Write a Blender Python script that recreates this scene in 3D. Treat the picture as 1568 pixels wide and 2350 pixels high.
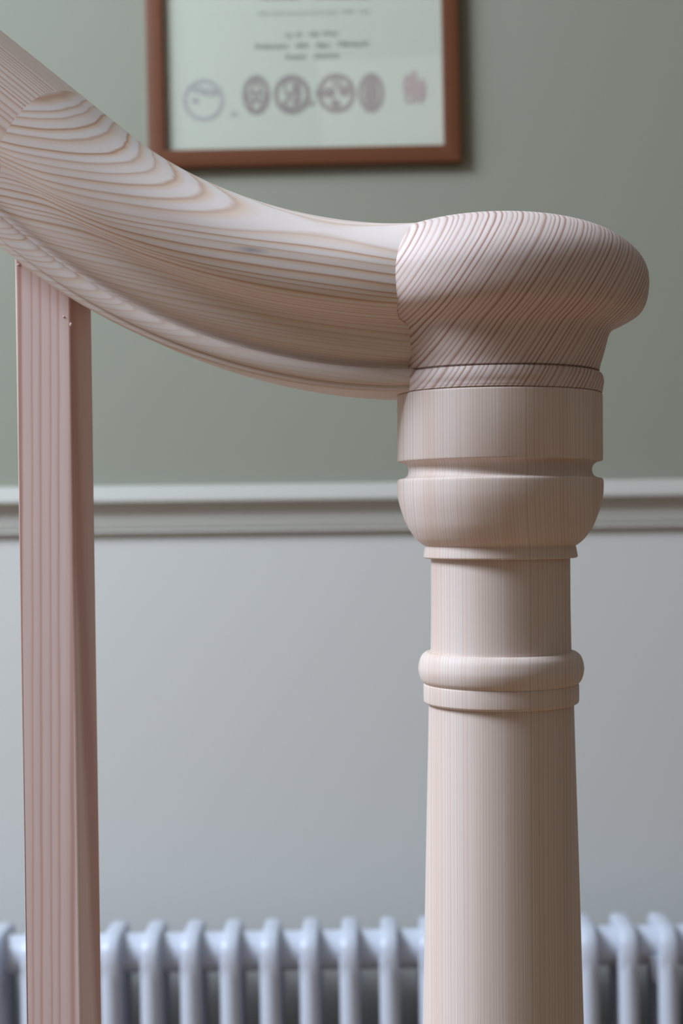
import bpy, bmesh, math, random
import numpy as np
from mathutils import Vector, Matrix
random.seed(4)
C = bpy.context.scene.collection
for o in list(bpy.data.objects): bpy.data.objects.remove(o)

# ---------------------------------------------------------------- camera
F = 3500.0            # focal length in pixels of the 1568 x 2350 frame
PX, PY = 870.0, 1190.0
ROLL = 0.012
H = 1.12              # eye height
cd = bpy.data.cameras.new('camera'); cam = bpy.data.objects.new('camera', cd); C.objects.link(cam)
cd.sensor_fit = 'VERTICAL'; cd.sensor_height = 36; cd.sensor_width = 24
cd.lens = 36*F/2350
cd.shift_x = (784-PX)/2350; cd.shift_y = (PY-1175)/2350
cam.matrix_world = Matrix.Translation((0, 0, H)) @ Matrix.Rotation(ROLL, 4, 'Y') @ Matrix.Rotation(math.pi/2, 4, 'X')
cd.clip_start = 0.02
cd.dof.use_dof = True; cd.dof.focus_distance = 0.612; cd.dof.aperture_fstop = 12.5
bpy.context.scene.camera = cam
sc = bpy.context.scene
sc.view_settings.view_transform = 'Standard'; sc.view_settings.look = 'None'
sc.view_settings.gamma = 1; sc.view_settings.exposure = -0.10
sc.view_settings.use_curve_mapping = False

# ---------------------------------------------------------------- world and lights
w = bpy.data.worlds.new('world'); sc.world = w; w.use_nodes = True
w.node_tree.nodes['Background'].inputs[0].default_value = (1.0, 0.88, 0.76, 1)
w.node_tree.nodes['Background'].inputs[1].default_value = 0.105
def area(name, loc, target, sx, sy, power, col):
    l = bpy.data.lights.new(name, 'AREA'); l.shape = 'RECTANGLE'; l.size = sx; l.size_y = sy
    l.energy = power; l.color = col
    o = bpy.data.objects.new(name, l); C.objects.link(o); o.location = loc
    o.rotation_euler = (Vector(target)-Vector(loc)).to_track_quat('-Z', 'Y').to_euler()
    return o
area('window_light', (-1.95, 0.45, 2.80), (0.0, 0.85, 1.1), 1.3, 1.0, 150, (0.74, 0.85, 1.0))
area('side_window_light', (-2.45, 1.15, 1.35), (0.0, 0.66, 1.1), 0.6, 1.2, 22, (0.72, 0.84, 1.0))
area('warm_fill_light', (0.6, -2.0, 2.3), (0.3, 1.9, 1.0), 1.6, 1.2, 3.2, (1.0, 0.90, 0.80))  # weak warm fill added behind the camera, stands for no actual lamp

# ---------------------------------------------------------------- helpers
def at(px, py, Y):
    u, v = px-PX, -(py-PY)
    c, s = math.cos(ROLL), math.sin(ROLL)
    return Vector(((u*c+v*s)*Y/F, Y, H+(-u*s+v*c)*Y/F))
def ray(px, py):
    return (at(px, py, 1.0)-Vector((0, 0, H)))
def link(name, verts, faces, mat, parent=None, smooth=None):
    me = bpy.data.meshes.new(name); me.from_pydata([tuple(v) for v in verts], [], faces); me.update()
    bm = bmesh.new(); bm.from_mesh(me); bmesh.ops.recalc_face_normals(bm, faces=bm.faces); bm.to_mesh(me); bm.free()
    if smooth is not None:
        for p in me.polygons: p.use_smooth = True
        me.set_sharp_from_angle(angle=math.radians(smooth))
    if mat: me.materials.append(mat)
    o = bpy.data.objects.new(name, me); C.objects.link(o)
    if parent: o.parent = parent
    return o
def link_bm(name, bm, mat, parent=None, smooth=None):
    bmesh.ops.recalc_face_normals(bm, faces=bm.faces)
    me = bpy.data.meshes.new(name); bm.to_mesh(me); bm.free()
    if smooth is not None:
        for p in me.polygons: p.use_smooth = True
        me.set_sharp_from_angle(angle=math.radians(smooth))
    me.materials.append(mat)
    o = bpy.data.objects.new(name, me); C.objects.link(o)
    if parent: o.parent = parent
    return o
def empty(name, loc):
    o = bpy.data.objects.new(name, None); C.objects.link(o); o.location = loc; o.empty_display_size = .05
    return o
def tag(o, label, cat, group=None):
    o['label'] = label; o['category'] = cat
    if group: o['group'] = group
    return o
def bm_box(bm, c, s, bevel=0, seg=2):
    r = bmesh.ops.create_cube(bm, size=1, matrix=Matrix.Translation(c) @ Matrix.Diagonal((*s, 1)))
    if bevel:
        es = list({e for v in r['verts'] for e in v.link_edges})
        bmesh.ops.bevel(bm, geom=es, offset=bevel, segments=seg, profile=.5, affect='EDGES')
def box(name, c, s, mat, parent=None, bevel=0):
    bm = bmesh.new(); bm_box(bm, c, s, bevel)
    return link_bm(name, bm, mat, parent, 35 if bevel else None)
def catmull(pts, n=6):
    """smooth curve through points; a point written twice is a sharp corner"""
    runs = []; cur = [pts[0]]
    for p in pts[1:]:
        if p == cur[-1]: runs.append(cur); cur = [p]
        else: cur.append(p)
    runs.append(cur)
    out = []
    for r in runs:
        if len(r) == 1: continue
        P = [np.array(p, float) for p in r]
        if len(P) == 2:
            seg = [P[0], P[1]]
        else:
            E = [2*P[0]-P[1]]+P+[2*P[-1]-P[-2]]
            seg = []
            for i in range(1, len(E)-2):
                for k in range(n):
                    t = k/n; a, b, c, d = E[i-1], E[i], E[i+1], E[i+2]
                    seg.append(.5*((2*b)+(-a+c)*t+(2*a-5*b+4*c-d)*t*t+(-a+3*b-3*c+d)*t**3))
            seg.append(P[-1])
        if out: seg = seg[1:]
        out += seg
    return [tuple(map(float, p)) for p in out]
def lathe(name, prof, mat, parent, n=160, smooth=28):
    """prof: (radius, z) from one end to the other; the ends close on the axis"""
    vs, fs = [], []
    if prof[0][0] > 1e-6: prof = [(0, prof[0][1])]+prof
    if prof[-1][0] > 1e-6: prof = prof+[(0, prof[-1][1])]
    rings = []
    for r, z in prof:
        if r < 1e-6: rings.append([len(vs)]); vs.append((0, 0, z))
        else:
            rings.append(list(range(len(vs), len(vs)+n)))
            vs += [(r*math.cos(2*math.pi*k/n), r*math.sin(2*math.pi*k/n), z) for k in range(n)]
    for a, b in zip(rings, rings[1:]):
        for k in range(n):
            k2 = (k+1) % n
            if len(a) == 1: fs.append((a[0], b[k2], b[k]))
            elif len(b) == 1: fs.append((a[k], a[k2], b[0]))
            else: fs.append((a[k], a[k2], b[k2], b[k]))
    return link(name, vs, fs, mat, parent, smooth)

# ---------------------------------------------------------------- materials
def srgb(r, g, b):
    f = lambda c: c/12.92 if c <= .04045 else ((c+.055)/1.055)**2.4
    return (f(r/255), f(g/255), f(b/255), 1)
class NT:
    def __init__(s, name):
        s.m = bpy.data.materials.new(name); s.m.use_nodes = True; s.t = s.m.node_tree
        s.b = s.t.nodes['Principled BSDF']
    def n(s, kind, **kw):
        x = s.t.nodes.new(kind)
        for k, v in kw.items(): setattr(x, k, v)
        return x
    def put(s, sock, v):
        if isinstance(v, bpy.types.NodeSocket): s.t.links.new(v, sock)
        elif v is not None: sock.default_value = v
    def math(s, op, a, b=None, clamp=False):
        x = s.n('ShaderNodeMath', operation=op, use_clamp=clamp); s.put(x.inputs[0], a); s.put(x.inputs[1], b); return x.outputs[0]
    def vmath(s, op, a, b=None, scale=None):
        x = s.n('ShaderNodeVectorMath', operation=op); s.put(x.inputs[0], a); s.put(x.inputs[1], b)
        if scale is not None: s.put(x.inputs['Scale'], scale)
        return x.outputs['Value'] if op in ('LENGTH', 'DOT_PRODUCT') else x.outputs[0]
    def noise(s, vec, scale, detail=2, rough=.5):
        x = s.n('ShaderNodeTexNoise'); s.put(x.inputs['Vector'], vec); x.inputs['Scale'].default_value = scale
        x.inputs['Detail'].default_value = detail; x.inputs['Roughness'].default_value = rough; return x.outputs['Fac']
    def ramp(s, fac, stops, interp='LINEAR'):
        x = s.n('ShaderNodeValToRGB'); s.put(x.inputs[0], fac); r = x.color_ramp; r.interpolation = interp
        while len(r.elements) < len(stops): r.elements.new(.5)
        for e, (p, c) in zip(r.elements, stops): e.position = p; e.color = c
        return x.outputs[0]
    def mix(s, fac, a, b, mode='MIX'):
        x = s.n('ShaderNodeMix', data_type='RGBA', blend_type=mode); s.put(x.inputs[0], fac); s.put(x.inputs[6], a); s.put(x.inputs[7], b); return x.outputs[2]
def wood(name, pale, mid, dark, pith, axis, spacing, warp=.003, warp_scale=9, vary=1.2, contrast=1.0, rough=.62, fibre=.10, edge=.80, bump=.12, spec=.3, log=0, marks=(), bands=0):
    """growth rings: distance from a pith line, one saw-tooth of early to late wood per ring"""
    s = NT(name); a = Vector(axis).normalized()
    tc = s.n('ShaderNodeTexCoord').outputs['Object']
    d = s.vmath('SUBTRACT', tc, tuple(pith))
    al = s.vmath('DOT_PRODUCT', d, tuple(a))
    # coordinate squeezed along the grain
    stretched = s.vmath('SUBTRACT', tc, s.vmath('SCALE', tuple(a), scale=s.math('MULTIPLY', al, .88)))
    r = s.vmath('LENGTH', s.vmath('CROSS_PRODUCT', d, tuple(a)))
    wn = s.math('SUBTRACT', s.noise(stretched, warp_scale, 2), .5)
    r = s.math('ADD', r, s.math('MULTIPLY', wn, warp*2))
    # fine ripple of each ring line
    wf = s.math('SUBTRACT', s.noise(stretched, 160, 2), .5)
    r = s.math('ADD', r, s.math('MULTIPLY', wf, spacing*.22))
    t = s.math('MULTIPLY', s.math('LOGARITHM', r, math.e), log) if log else s.math('DIVIDE', r, spacing)
    x = s.n('ShaderNodeTexNoise', noise_dimensions='1D'); s.put(x.inputs['W'], s.math('MULTIPLY', t, .33)); x.inputs['Scale'].default_value = 1; x.inputs['Detail'].default_value = 1
    t = s.math('ADD', t, s.math('MULTIPLY', x.outputs['Fac'], vary))
    fr = s.math('FRACT', t)
    col = s.ramp(fr, [(0, pale), (.36, pale), (edge-.14, mid), (edge, dark), (edge+.03 if log else min(edge+.10, .97), dark), (1, pale)])
    # strength of each ring differs
    y = s.n('ShaderNodeTexWhiteNoise', noise_dimensions='1D'); s.put(y.inputs['W'], s.math('FLOOR', t))
    k = s.math('MULTIPLY', s.math('ADD', s.math('MULTIPLY', y.outputs['Value'], .6), .4), contrast, True)
    if log:                                  # narrow rings near the pith stand out less
        k = s.math('MULTIPLY', k, s.math('ADD', .28, s.math('MULTIPLY', s.math('SUBTRACT', r, .075, True), 18.), True), True)
    base = s.mix(.35, pale, mid)
    col = s.mix(k, base, col)
    if bands:                                # broad warm and pale bands across many rings
        z = s.n('ShaderNodeTexNoise', noise_dimensions='1D'); s.put(z.inputs['W'], s.math('MULTIPLY', t, .13)); z.inputs['Scale'].default_value = 1; z.inputs['Detail'].default_value = 2
        bf = s.math('MULTIPLY', s.math('SUBTRACT', z.outputs['Fac'], .38, True), bands*3.0, True)
        col = s.mix(bf, col, srgb(204, 176, 158))
    # fibres and broad mottling
    a88 = s.vmath('SUBTRACT', tc, s.vmath('SCALE', tuple(a), scale=s.math('MULTIPLY', al, .985)))
    fb = s.noise(a88, 1500, 3, .6)
    fac = s.math('ADD', s.math('MULTIPLY', fb, fibre*2), 1-fibre)
    mot = s.noise(stretched, 26, 3)
    fac = s.math('MULTIPLY', fac, s.math('ADD', s.math('MULTIPLY', mot, .16), .92))
    hv = s.n('ShaderNodeHueSaturation'); s.put(hv.inputs['Color'], col); s.put(hv.inputs['Value'], fac)
    outc = hv.outputs[0]
    for (px_, pz_, lx, lz) in marks:              # a grey rub mark worn into the surface
        q = s.vmath('MULTIPLY', s.vmath('SUBTRACT', tc, (px_, 0, pz_)), (1/lx, 0, 1/lz))
        rot = s.n('ShaderNodeVectorRotate', rotation_type='Y_AXIS'); s.put(rot.inputs['Vector'], s.vmath('SUBTRACT', tc, (px_, 0, pz_))); rot.inputs['Angle'].default_value = -.14
        q = s.vmath('MULTIPLY', rot.outputs[0], (1/lx, 0, 1/lz))
        m_ = s.math('SUBTRACT', 1.0, s.vmath('LENGTH', q), True)
        m_ = s.math('MULTIPLY', m_, s.math('MULTIPLY', s.noise(a88, 500, 2), 1.3), True)
        outc = s.mix(m_, outc, srgb(128, 130, 140))
    s.put(s.b.inputs['Base Color'], outc)
    s.b.inputs['Roughness'].default_value = rough; s.b.inputs['Specular IOR Level'].default_value = spec
    bp = s.n('ShaderNodeBump'); bp.inputs['Strength'].default_value = bump; bp.inputs['Distance'].default_value = .0006
    s.put(bp.inputs['Height'], fb if log or bump < .05 else s.math('ADD', fb, s.math('MULTIPLY', fr, .5)))
    s.put(s.b.inputs['Normal'], bp.outputs[0])
    return s.m
def paint(name, col, rough=.6, mottle=.02, scale=6, bump=0, spec=.4):
    s = NT(name); tc = s.n('ShaderNodeTexCoord').outputs['Object']
    f = s.math('ADD', s.math('MULTIPLY', s.noise(tc, scale, 4), mottle*2), 1-mottle)
    hv = s.n('ShaderNodeHueSaturation'); hv.inputs['Color'].default_value = col; s.put(hv.inputs['Value'], f)
    s.put(s.b.inputs['Base Color'], hv.outputs[0]); s.b.inputs['Roughness'].default_value = rough
    s.b.inputs['Specular IOR Level'].default_value = spec
    if bump:
        bp = s.n('ShaderNodeBump'); bp.inputs['Strength'].default_value = bump; bp.inputs['Distance'].default_value = .0005
        s.put(bp.inputs['Height'], s.noise(tc, 300, 3)); s.put(s.b.inputs['Normal'], bp.outputs[0])
    return s.m

YN = 0.66; U = YN/F                       # one photograph pixel at the newel's axis, in metres
M_newel = wood('pale_turned_pine', srgb(221, 209, 202), srgb(210, 191, 178), srgb(192, 158, 142),
               (-.30, .02, 0), (0.001, 0.004, 1), .0013, warp=.0012, warp_scale=14, vary=1.5, contrast=.5, fibre=.03, bump=.03, bands=.4)
M_cap = wood('striped_cap_pine', srgb(214, 200, 195), srgb(196, 172, 160), srgb(156, 117, 104),
             (-.32, -.105, 1.214+.20), (.52, 0, .82), .0019, warp=.0007, warp_scale=8, vary=1.2, contrast=.95, fibre=.04, edge=.74, bump=.05)
M_ease = wood('easing_pine', srgb(220, 211, 208), srgb(212, 184, 158), srgb(180, 136, 106),
              (0, .030, -.048), (1, .0, -.165), .0033, warp=.0023, warp_scale=15, vary=1.6, contrast=.9, fibre=.04, edge=.80, bump=.02, log=46, marks=[(-.0985, .0565, .0085, .0016)])
M_upper = wood('straight_rail_pine', srgb(220, 204, 194), srgb(206, 178, 158), srgb(170, 130, 110),
               (-.20, -.22, -.12), (-.77, 0, .64), .0020, warp=.0010, warp_scale=8, vary=1.4, contrast=.9, fibre=.05, bump=.08)
M_bal = wood('pink_baluster_pine', srgb(224, 200, 194), srgb(216, 186, 176), srgb(182, 132, 116),
             (-.20, .03, 0), (0.012, 0, 1), .0048, warp=.0010, warp_scale=10, vary=1.0, contrast=.85, fibre=.06, edge=.76, bump=.02)
M_stair = wood('stair_pine', srgb(216, 192, 168), srgb(205, 172, 142), srgb(170, 126, 96),
               (0, .5, -.2), (1, 0, 0), .006, warp=.004, warp_scale=5)
M_green = paint('sage_green_wall_paint', srgb(136, 137, 122), .75, .012, 3, .1, .25)
M_grey = paint('pale_grey_dado_paint', srgb(189, 188, 183), .7, .010, 3, .1, .25)
M_trim = paint('off_white_trim_paint', srgb(168, 165, 156), .55, .01, 8)
M_rad = paint('white_radiator_enamel', srgb(188, 193, 204), .32, .01, 12)
M_ceil = paint('ceiling_paint', srgb(225, 226, 222), .8)
M_floor = wood('floor_boards_oak', srgb(170, 140, 110), srgb(150, 116, 86), srgb(110, 80, 56), (0, 0, -.4), (1, 0, 0), .009, warp=.01, warp_scale=4)
M_frame = wood('brown_frame_wood', srgb(102, 61, 38), srgb(94, 54, 32), srgb(80, 44, 26), (0, .3, -.2), (1, 0, 0), .004, contrast=.35, rough=.5, spec=.22)
M_paper = paint('certificate_paper', srgb(186, 190, 174), .8, .012, 9)
M_ink = paint('grey_ink', srgb(156, 162, 152), .8)
M_seal = paint('brown_seal_ink', srgb(146, 137, 132), .8, .05, 60)
M_faint = paint('faint_seal_ink', srgb(162, 160, 155), .8, .05, 60)
M_crest = paint('plum_crest_ink', srgb(166, 150, 146), .8)
M_red = paint('dull_red_ink', srgb(168, 130, 122), .8)
M_glue = paint('glue_line', srgb(176, 156, 146), .7)
g = NT('picture_glass')
tr = g.n('ShaderNodeBsdfTransparent'); gl = g.n('ShaderNodeBsdfGlossy'); gl.inputs['Roughness'].default_value = .02
mx = g.n('ShaderNodeMixShader')
mx.inputs[0].default_value = .045; g.put(mx.inputs[1], tr.outputs[0]); g.put(mx.inputs[2], gl.outputs[0])
g.t.links.new(mx.outputs[0], g.t.nodes['Material Output'].inputs[0]); M_glass = g.m

# ---------------------------------------------------------------- the room
YW = 1.98
zr0 = at(870, 1215, YW).z       # underside of the chair rail
def wall_piece():
    bm = bmesh.new()
    bm_box(bm, (0, YW+.05, (zr0+.03)/2), (5.2, .10, zr0+.03))
    n0 = len(bm.faces)
    bm_box(bm, (0, YW+.05, (zr0+.03+3.3)/2), (5.2, .10, 3.3-zr0-.03))
    bm.faces.ensure_lookup_table()
    for i, f in enumerate(bm.faces): f.material_index = 0 if i < n0 else 1
    o = link_bm('wall_back', bm, M_grey); o.data.materials.append(M_green); o['kind'] = 'structure'
wall_piece()
o = box('floor', (0, -.25, -.03), (5.2, 4.66, .06), M_floor); o['kind'] = 'structure'
o = box('ceiling', (0, -.25, 3.33), (5.2, 4.66, .06), M_ceil); o['kind'] = 'structure'
# chair rail, a moulded section swept along the wall
def profile_bar(name, prof, x0, x1, mat):
    vs = [(x0, y, z) for y, z in prof]+[(x1, y, z) for y, z in prof]; n = len(prof)
    fs = [(i, (i+1) % n, n+(i+1) % n, n+i) for i in range(n)]+[tuple(range(n)), tuple(range(n, 2*n))]
    return link(name, vs, fs, mat, None, 30)
k = YW/F
prof = catmull([(0, 0), (0, 0), (-.006, 1), (-.009, 5), (-.008, 10), (-.006, 12), (-.006, 12), (-.009, 15), (-.010, 48), (-.010, 48), (-.012, 50), (-.015, 60), (-.024, 71), (-.024, 71),
                (-.026, 75), (-.025, 84), (-.019, 98), (-.015, 108), (-.015, 108), (-.010, 112), (0, 113), (0, 113), (.001, 113)], 4)
prof = [(YW+y, at(870, 1220, YW).z+z*k) for y, z in prof]+[(YW+.001, at(870, 1220, YW).z)]
o = profile_bar('trim_1', prof, -2.6, 2.6, M_trim); o['kind'] = 'structure'
o = box('baseboard_back', (0, YW-.009, .06), (5.2, .018, .12), M_trim, bevel=.004); o['kind'] = 'structure'

# ---------------------------------------------------------------- framed certificate
def frame_obj():
    Yf = YW-.001; kf = Yf/F
    bl = at(344, 391, Yf); wd = 715*kf
    root = empty('picture_frame', (bl.x, Yf, bl.z)); root.rotation_euler = (0, -.008, 0)
    tag(root, 'brown wooden picture frame with a printed certificate on the sage green wall', 'picture frame')
    b = 40*kf; hh = .57; dp = .017
    def bar(name, p0, p1, p2, p3, ax):
        # mitred bar with a slightly rounded front
        vs = []
        for y in (0, -dp+.002):
            vs += [(p[0], y, p[1]) for p in (p0, p1, p2, p3)]
        c = [sum(p[i] for p in (p0, p1, p2, p3))/4 for i in (0, 1)]
        bm = bmesh.new()
        V = [bm.verts.new(v) for v in vs]
        for f in ((0, 1, 2, 3), (4, 5, 6, 7), (0, 1, 5, 4), (1, 2, 6, 5), (2, 3, 7, 6), (3, 0, 4, 7)): bm.faces.new([V[i] for i in f])
        bm.edges.ensure_lookup_table()
        es = [e for e in bm.edges if all(v.co.y < -.001 for v in e.verts) and {e.verts[0].index, e.verts[1].index}]
        fr = [e for e in bm.edges if e.verts[0] in V[4:] and e.verts[1] in V[4:]]
        long_ = sorted(fr, key=lambda e: -e.calc_length())[:2]
        bmesh.ops.bevel(bm, geom=long_, offset=.002, segments=3, profile=.5, affect='EDGES')
        return link_bm(name, bm, M_frame, root, 35)
    bar('frame_rail', (0, 0), (wd, 0), (wd-b, b), (b, b), 0)
    bar('frame_rail', (0, hh), (wd, hh), (wd-b, hh-b), (b, hh-b), 0)
    bar('frame_rail', (0, 0), (0, hh), (b, hh-b), (b, b), 1)
    bar('frame_rail', (wd, 0), (wd, hh), (wd-b, hh-b), (wd-b, b), 1)
    box('certificate', (wd/2, -.006, hh/2), (wd-1.8*b, .001, hh-1.8*b), M_paper, root)
    box('glass_pane', (wd/2, -.010, hh/2), (wd-1.9*b, .0015, hh-1.9*b), M_glass, root)
    # print on the paper: positions in photograph pixels turned to frame coordinates
    def P(px, py):
        q = at(px, py, Yf-.0068); return ((q.x-bl.x)*math.cos(.008)+(q.z-bl.z)*math.sin(.008)*1, -(q.x-bl.x)*math.sin(.008)*1+(q.z-bl.z))
    yy = -.0068
    def line(words, mat, hgt, dens=1.0):
        bm = bmesh.new()
        for x0, x1, y in words:
            x = x0
            while x < x1-2:
                lw = random.uniform(5, 8)
                for _ in range(2):                      # two strokes and a cross stroke per letter
                    a = P(x+random.uniform(0, lw-2), y-hgt/2); 
                    bm_box(bm, (a[0], yy, a[1]-hgt*kf/2), (1.6*kf*dens, .0002, hgt*kf))
                a = P(x+lw/2-1, y+random.uniform(-hgt/2, hgt/2))
                bm_box(bm, (a[0], yy, a[1]), ((lw-1)*kf, .0002, 1.6*kf*dens))
                x += lw+1.6
        o = link_bm('lettering', bm, mat, root); return o
    line([(590, 700, 31), (706, 780, 29), (786, 812, 27), (824, 845, 27)], M_ink, 7, .55)
    line([(657, 668, 82), (681, 694, 80), (708, 733, 78), (740, 772, 76)], M_ink, 10, 1.3)
    line([(586, 662, 107), (680, 708, 105), (726, 757, 104), (776, 848, 101)], M_ink, 10, 1.5)
    line([(656, 703, 131), (722, 778, 128)], M_ink, 10, 1.5)
    line([(600, 690, -6), (720, 850, -8)], M_red, 10, 1.0)
    # seals: rings and blots of flat ink
    def disc(bm, cx, cy, rx, ry, r_in=0, n=40, a0=0, a1=2*math.pi):
        vo, vi = [], []
        for i in range(n+1):
            t = a0+(a1-a0)*i/n
            o_ = P(cx+rx*math.cos(t), cy+ry*math.sin(t)); i_ = P(cx+rx*r_in*math.cos(t), cy+ry*r_in*math.sin(t))
            vo.append(bm.verts.new((o_[0], yy, o_[1]))); vi.append(bm.verts.new((i_[0], yy, i_[1])))
        for i in range(n): bm.faces.new((vo[i], vo[i+1], vi[i+1], vi[i]))
    def seal(items, mat):
        global yy2
        bm = bmesh.new()
        for it in items:
            n0 = len(bm.verts); disc(bm, *it); bm.verts.ensure_lookup_table()
            for v in bm.verts[n0:]: v.co.y -= .00006*items.index(it)
        o = link_bm('printed_seal', bm, mat, root)
        return o
    seal([(467, 230, 47, 48, .82), (448, 231, 8, 8), (480, 212, 22, 9, .3), (452, 205, 14, 8, .4)], M_faint)
    seal([(537, 262, 8, 6)], M_faint)
    seal([(588, 218, 32, 46, .70), (588, 203, 13, 15, .55), (576, 222, 10, 13, .5), (600, 222, 10, 13, .5), (588, 243, 13, 15, .6)], M_seal)
    seal([(670, 217, 42, 46, .74), (664, 200, 13, 24, .55), (684, 214, 7, 32, .2), (666, 238, 18, 12, .5), (708, 236, 14, 8, .6)], M_seal)
    seal([(772, 214, 44, 46, .76), (756, 212, 14, 13), (790, 208, 13, 13), (770, 238, 12, 11), (772, 186, 10, 14, .5), (735, 214, 12, 8, .5)], M_seal)
    seal([(852, 213, 30, 46, .72), (852, 212, 17, 36), ], M_seal)
    seal([(935, 196, 10, 26, .3), (950, 190, 8, 30), (968, 206, 10, 26, .3), (950, 206, 26, 14, .2), (940, 226, 12, 12, .5), (962, 224, 12, 12, .5)], M_crest)
frame_obj()

# ---------------------------------------------------------------- column radiator
def radiator():
    Yr = 1.845; kr = Yr/F                            # axis of the front columns
    ztop = at(870, 2146, Yr-.012).z
    x_ref = at(258, 2190, Yr).x; pitch = 91.4*kr
    z_hub = at(600, 2183, Yr+.04).z
    root = empty('column_radiator', (x_ref, Yr+.04, 0)); root.rotation_euler = (0, -.004, 0)
    tag(root, 'white enamelled column radiator standing along the wall below the chair rail', 'radiator')
    def header_bm(z_c, up):
        bm = bmesh.new()
        hh = (ztop-z_hub) if up == 1 else .05
        R = .0105 if up == 1 else .0125                # rounded fin joining the three columns, deep but narrow along the radiator
        half_ = [(-.0525, -.004), (-.0525, hh*.42), (-.047, hh*.76), (-.036, hh*.95), (-.022, hh), (.022, hh), (.036, hh*.95), (.047, hh*.76), (.0525, hh*.42), (.0525, -.004), (.050, -.022), (.030, -.030), (-.030, -.030), (-.050, -.022)]
        pr = [(y, z*up) for y, z in half_]
        n = len(pr)
        rv = []
        for x, f in ((-R, .5), (-R*.86, .86), (-R*.5, .98), (0, 1), (R*.5, .98), (R*.86, .86), (R, .5)):
            rv.append([bm.verts.new((x, y*(1-(1-f)*.22), z_c+z*(1-(1-f)*.35))) for y, z in pr])
        for a, b in zip(rv, rv[1:]):
            for i in range(n): bm.faces.new((a[i], a[(i+1) % n], b[(i+1) % n], b[i]))
        bm.faces.new(rv[0]); bm.faces.new(rv[-1])
        return bm
    def tube_bm(r, d, M):
        bm = bmesh.new(); bmesh.ops.create_cone(bm, cap_ends=True, segments=28, radius1=r, radius2=r, depth=d, matrix=M); return bm
    meshes = {}
    def inst(name, key, make, parent, loc):
        if key not in meshes:
            o = link_bm(name, make(), M_rad, parent, 45); meshes[key] = o.data
        else:
            o = bpy.data.objects.new(name, meshes[key]); C.objects.link(o); o.parent = parent
        o.location = loc; return o
    for i in range(-5, 19):
        s = inst('section', 'head', lambda: header_bm(z_hub, 1), root, (i*pitch, 0, 0))
        inst('bottom_header', 'foot', lambda: header_bm(.11, -1), s, (0, 0, 0))
        for zc in (z_hub, .11):
            inst('hub', 'hub', lambda: tube_bm(.0240, pitch-.014, Matrix.Rotation(math.pi/2, 4, 'Y')), s, (pitch/2, 0, zc))
        for j in (-1, 0, 1):
            inst('column', 'column', lambda: tube_bm(.0123, z_hub-.11, Matrix.Translation((0, 0, (z_hub+.11)/2))), s, (0, j*.040, 0))
    for i in (-5, 6, 18):
        box('foot', (i*pitch, 0, .035), (.022, .085, .08), M_rad, root, .004)
    # small bracket hook hanging under the top header
    bx = at(1512, 2232, Yr).x-x_ref
    bm = bmesh.new()
    vs = [(-.007, -.02, .020), (.006, -.02, .020), (.007, -.008, .020), (-.007, -.008, .020), (-.002, -.018, -.012), (.004, -.018, -.012), (.004, -.010, -.012), (-.002, -.010, -.012)]
    V = [bm.verts.new((x+bx, y-.012, z+z_hub-.026)) for x, y, z in vs]
    for f in ((0, 1, 2, 3), (4, 5, 6, 7), (0, 1, 5, 4), (1, 2, 6, 5), (2, 3, 7, 6), (3, 0, 4, 7)): bm.faces.new([V[q] for q in f])
    bmesh.ops.bevel(bm, geom=bm.edges[:], offset=.0015, segments=2, profile=.5, affect='EDGES')
    link_bm('bracket', bm, M_rad, root, 40)
radiator()

# ---------------------------------------------------------------- turned newel post
O = at(1148, 1190, YN)                    # newel axis at eye height
newel = empty('newel_post', (O.x, O.y, 0)); newel.rotation_euler = (0, .006, 0)
newel.location.x -= .006*H
tag(newel, 'turned pale pine newel post with a round mushroom cap at the rail end', 'newel post')
def up(pts): return [(r*U, O.z+h*U) for r, h in pts]
cap_pts = [(200, 284.6), (231, 284.6), (235, 289), (236, 297), (238, 308), (237, 320), (232, 329), (221, 331), (221, 331), (221, 333), (221, 333), (228, 335), (228, 335), (231, 350), (236, 366), (243, 391), (250, 416), (262, 431), (292, 446), (320, 464), (334, 488), (340, 520), (339, 553), (327, 584), (303, 612), (268, 638), (228, 656), (180, 670), (120, 680), (60, 685), (0, 686)]
cap = lathe('cap', up(catmull(cap_pts, 7)), M_cap, newel, 220)
cap['label'] = 'mushroom cap with close diagonal grain stripes'
capital = [(150, 284), (150, 284), (231, 284), (231, 284), (234.5, 281), (235, 276), (235, 276), (235, 134), (235, 134), (233.5, 131), (230, 130), (230, 130),
           (222, 128), (213, 121), (210, 110), (213, 99), (222, 93), (232, 91), (232, 91), (235.5, 86), (236, 70), (234, 48), (227, 20), (213, -16), (196, -42), (184, -54), (176, -60), (176, -60),
           (172.5, -62), (173, -66), (173, -66), (176.5, -84), (176.5, -84), (176, -88), (172, -90), (172, -90), (150, -90), (150, -90)]
o = lathe('capital', up(catmull(capital, 6)), M_newel, newel, 220)
neck = [(120, -86), (159.5, -86), (159.5, -200), (161, -300), (161.5, -307), (120, -308)]
lathe('neck', up(neck), M_newel, newel, 200)
ring = [(120, -304), (165, -304), (165, -304), (174, -306), (184, -317), (189, -335), (189, -350), (184, -367), (176, -377), (176, -377), (177.5, -379), (178, -384), (178, -384),
        (178, -412), (178, -412), (177, -418), (172, -422), (165, -423), (165, -423), (120, -423)]
lathe('astragal', up(catmull(ring, 7)), M_newel, newel, 200)
zb = -O.z/U                                # floor in the same pixel units
shaft = [(120, -419), (166, -419), (168, -510), (174.5, -760), (184, -1160), (197, -1700), (212, -2400), (224, -3400), (226, -4400), (120, -4400)]
lathe('shaft', up(shaft), M_newel, newel, 200)
hb = (O.z-4395*U)
box('base_block', (0, 0, hb/2), (.092, .092, hb), M_newel, newel, .003)

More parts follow.
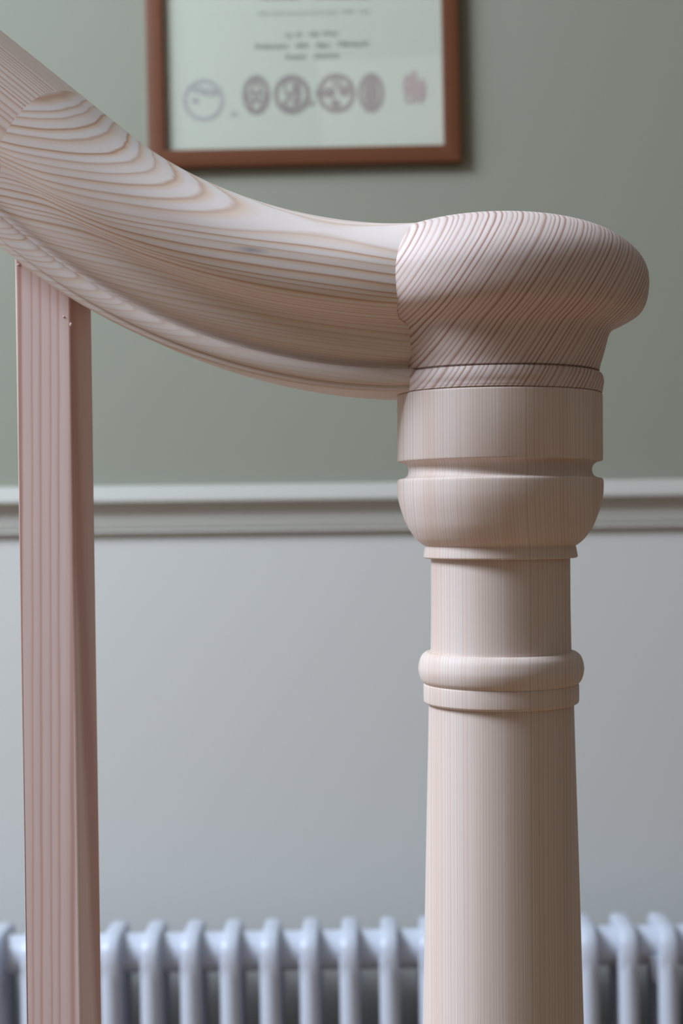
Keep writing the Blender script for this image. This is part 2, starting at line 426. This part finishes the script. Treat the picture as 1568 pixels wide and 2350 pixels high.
# ---------------------------------------------------------------- handrail
PSI = math.radians(6)
ex = Vector((math.cos(PSI), -math.sin(PSI), 0)); ey = Vector((math.sin(PSI), math.cos(PSI), 0))
RZ = O.z+286*U                            # underside of the rail at the newel
rail = empty('handrail', (O.x, O.y, RZ)); rail.rotation_euler = (0, 0, -PSI)
tag(rail, 'pale pine stair handrail curving down into the newel cap', 'handrail')
def to_plane(px, py, off):
    """pixel -> (s, z) on the vertical plane local y = off (metres)"""
    d = ray(px, py); P0 = Vector((O.x, O.y, 0))+ey*off
    c = Vector((0, 0, H)); t = (P0-c).dot(ey)/d.dot(ey); p = c+d*t-P0
    return p.dot(ex), c.z+d.z*t-RZ
groove = [(0, 499), (64, 549), (128, 600), (191, 645), (287, 695), (383, 737), (446, 763), (542, 795), (638, 819), (765, 838), (850, 845), (944, 847)]
NG = 44*U
S = []; Z = []
for p in groove:
    s, z = to_plane(*p, -124*U); S.append(s); Z.append(z)
co = np.polyfit(S, Z, 4)
pz = np.poly1d(co); dz = pz.deriv()
sA = S[0]+.01; slopeA = dz(sA)
def pathz(s): return float(pz(s)) if s > sA else float(pz(sA)+slopeA*(s-sA))
def slope(s): return float(dz(s)) if s > sA else float(slopeA)
print('slopes', [round(slope(x), 3) for x in np.linspace(S[0], S[-1], 8)], 'smin', S[0], 'send', S[-1])
# profile (w, n) from the middle of the underside up to the middle of the top
half = [(0, -7), (122, -7), (122, -7), (127, -3), (128, 8), (128, 8), (134, 10), (137, 18), (137, 28), (133, 38), (124, 45), (112, 47), (112, 47), (112, 53), (118, 60), (130, 68), (141, 82), (149, 100), (158, 124), (176, 144), (216, 161), (246, 178),
        (260, 203), (265, 234), (264, 267), (251, 298), (225, 326), (186, 350), (135, 366), (76, 377), (0, 382)]
half = catmull(half, 5)
prof = [(-w, n) for w, n in half]+[(w, n) for w, n in half[-2:0:-1]]
def sect(s):
    """points of the section whose groove lies over path position s"""
    t = Vector((1, slope(s))).normalized(); nrm = Vector((-t.y, t.x))
    base = Vector((s, pathz(s)))-nrm*NG
    return base, nrm, t
capc = catmull(cap_pts, 7)
def cap_radius(hpx):
    best = 0
    for (r0, h0), (r1, h1) in zip(capc, capc[1:]):
        if (h0-hpx)*(h1-hpx) <= 0 and abs(h1-h0) > 1e-9:
            best = max(best, r0+(r1-r0)*(hpx-h0)/(h1-h0))
    return best
def rail_piece(name, s0, s1, mat, end_cap_mitre=False, cut0=None, step=.004):
    n = max(2, int((s1-s0)/step)); cols = []
    for i in range(n+1):
        s = s0+(s1-s0)*i/n; b, nr, t = sect(s)
        cols.append([(b.x+nr.x*q*U, w_*U, b.y+nr.y*q*U) for w_, q in prof])
    if end_cap_mitre:                       # every strip runs on until it meets the turned cap
        for j, (w_, q) in enumerate(prof):
            x, y, z = cols[-1][j]
            R = cap_radius((z+RZ-O.z)/U)*U
            if (z+RZ-O.z)/U < 292: R = 234*U
            xe = -math.sqrt(max(R*R-y*y, (60*U)**2))+.0016
            # squeeze the last stretch of this strip
            for i in range(n+1):
                xx, yy_, zz = cols[i][j]
                if xx > xe:
                    # walk back: clamp x, keep the height the path has there
                    cols[i][j] = (xe, yy_, zz)
    vs = [v for c in cols for v in c]; m = len(prof); fs = []
    for i in range(n):
        for j in range(m):
            fs.append((i*m+j, i*m+(j+1) % m, (i+1)*m+(j+1) % m, (i+1)*m+j))
    fs.append(tuple(range(m))); fs.append(tuple(range(n*m, (n+1)*m)))
    return link(name, vs, fs, mat, rail, 30)
# joint between the straight length and the easing block
sJ = to_plane(52, 310, -200*U)[0]
print('joint s', sJ)
J = sJ-.023
ea = rail_piece('easing', J, -.022, M_ease, True)
ea['label'] = 'curved easing block with wide wavy grain'
st = rail_piece('straight_length', J-.42, J, M_upper, step=.03)
st['label'] = 'straight upper length with fine parallel grain'

# ---------------------------------------------------------------- baluster
hbal = 0.0129
sB = to_plane(103, 700, -hbal)[0]
bal = empty('baluster', tuple(Vector((O.x, O.y, 0))+ex*sB)); bal.rotation_euler = (0, 0, -PSI-math.radians(3.5)); bal.rotation_euler.y = -.003
bal.location.x += .003*1.12
tag(bal, 'square pinkish pine baluster cut to fit under the curved handrail', 'baluster')
ZS = .44
def base_z(s):                              # underside of the rail above position s
    best = None
    for i in range(400):
        q = s-.06+.12*i/399; b, nr, t = sect(q)
        if best is None or abs(b.x-s) < best[0]: best = (abs(b.x-s), b.y)
    return best[1]+RZ-7*U
bm = bmesh.new()
xs = [-hbal, -hbal/2, 0, hbal/2, hbal]
topz = [base_z(sB+x)+.0008 for x in xs]
fr = [bm.verts.new((x, -hbal, z)) for x, z in zip(xs, topz)]; bk = [bm.verts.new((x, hbal, z)) for x, z in zip(xs, topz)]
f0 = [bm.verts.new((x, -hbal, ZS)) for x in xs]; b0 = [bm.verts.new((x, hbal, ZS)) for x in xs]
for i in range(4):
    bm.faces.new((fr[i], fr[i+1], bk[i+1], bk[i])); bm.faces.new((f0[i], f0[i+1], b0[i+1], b0[i]))
    bm.faces.new((fr[i], fr[i+1], f0[i+1], f0[i])); bm.faces.new((bk[i], bk[i+1], b0[i+1], b0[i]))
bm.faces.new((fr[0], bk[0], b0[0], f0[0])); bm.faces.new((fr[4], bk[4], b0[4], f0[4]))
bm.edges.ensure_lookup_table()
es = [e for e in bm.edges if abs(abs(e.verts[0].co.x)-hbal) < 1e-6 and abs(abs(e.verts[1].co.x)-hbal) < 1e-6 and abs(e.verts[0].co.z-e.verts[1].co.z) > .1]
bmesh.ops.bevel(bm, geom=es, offset=.0011, segments=3, profile=.5, affect='EDGES')
link_bm('spindle', bm, M_bal, bal)
# little torn fibres on the front arris
def flake(px, py, sx, sz):
    p = at(px, py, YN); s, z = to_plane(px, py, -hbal); bm = bmesh.new()
    bmesh.ops.create_icosphere(bm, subdivisions=2, radius=1)
    for v in bm.verts:
        v.co = Vector((v.co.x*sx*(1+.3*random.random()), v.co.y*.0005, v.co.z*sz*(1+.4*random.random())))
        v.co += Vector((s-sB, -hbal, z+RZ))
    link_bm('torn_fibre', bm, M_fib, bal, 60)
M_fib = paint('raised_wood_fibre', srgb(214, 190, 182), .8)
flake(169, 745, .0005, .0008); flake(152, 727, .0005, .0003); flake(46, 606, .0007, .0005)

# ---------------------------------------------------------------- stair under the rail (below the frame)
string = empty('stair_string', (O.x, O.y, 0)); string.rotation_euler = (0, 0, -PSI)
tag(string, 'closed pine stair string carrying the baluster below the handrail', 'stair string')
bm = bmesh.new(); vs = []
sl = .80
pts = [(-.055, .0), (-.055, ZS-sl*(-sB-.055)), (sB-.05, ZS+sl*.05), (-1.35, ZS+sl*(1.35+sB)), (-1.35, ZS+sl*(1.35+sB)-.34), (-.42, .0)]
pts = [(-.055, 0), (-.055, .33), (sB+hbal, ZS), (sB-hbal, ZS), (-1.35, ZS+sl*(1.35+sB)), (-1.35, ZS+sl*(1.35+sB)-.36), (-.55, 0)]
link('board', [(x, -.016, z) for x, z in pts]+[(x, .016, z) for x, z in pts],
     [tuple(range(7)), tuple(range(7, 14))]+[(i, (i+1) % 7, 7+(i+1) % 7, 7+i) for i in range(7)], M_stair, string)
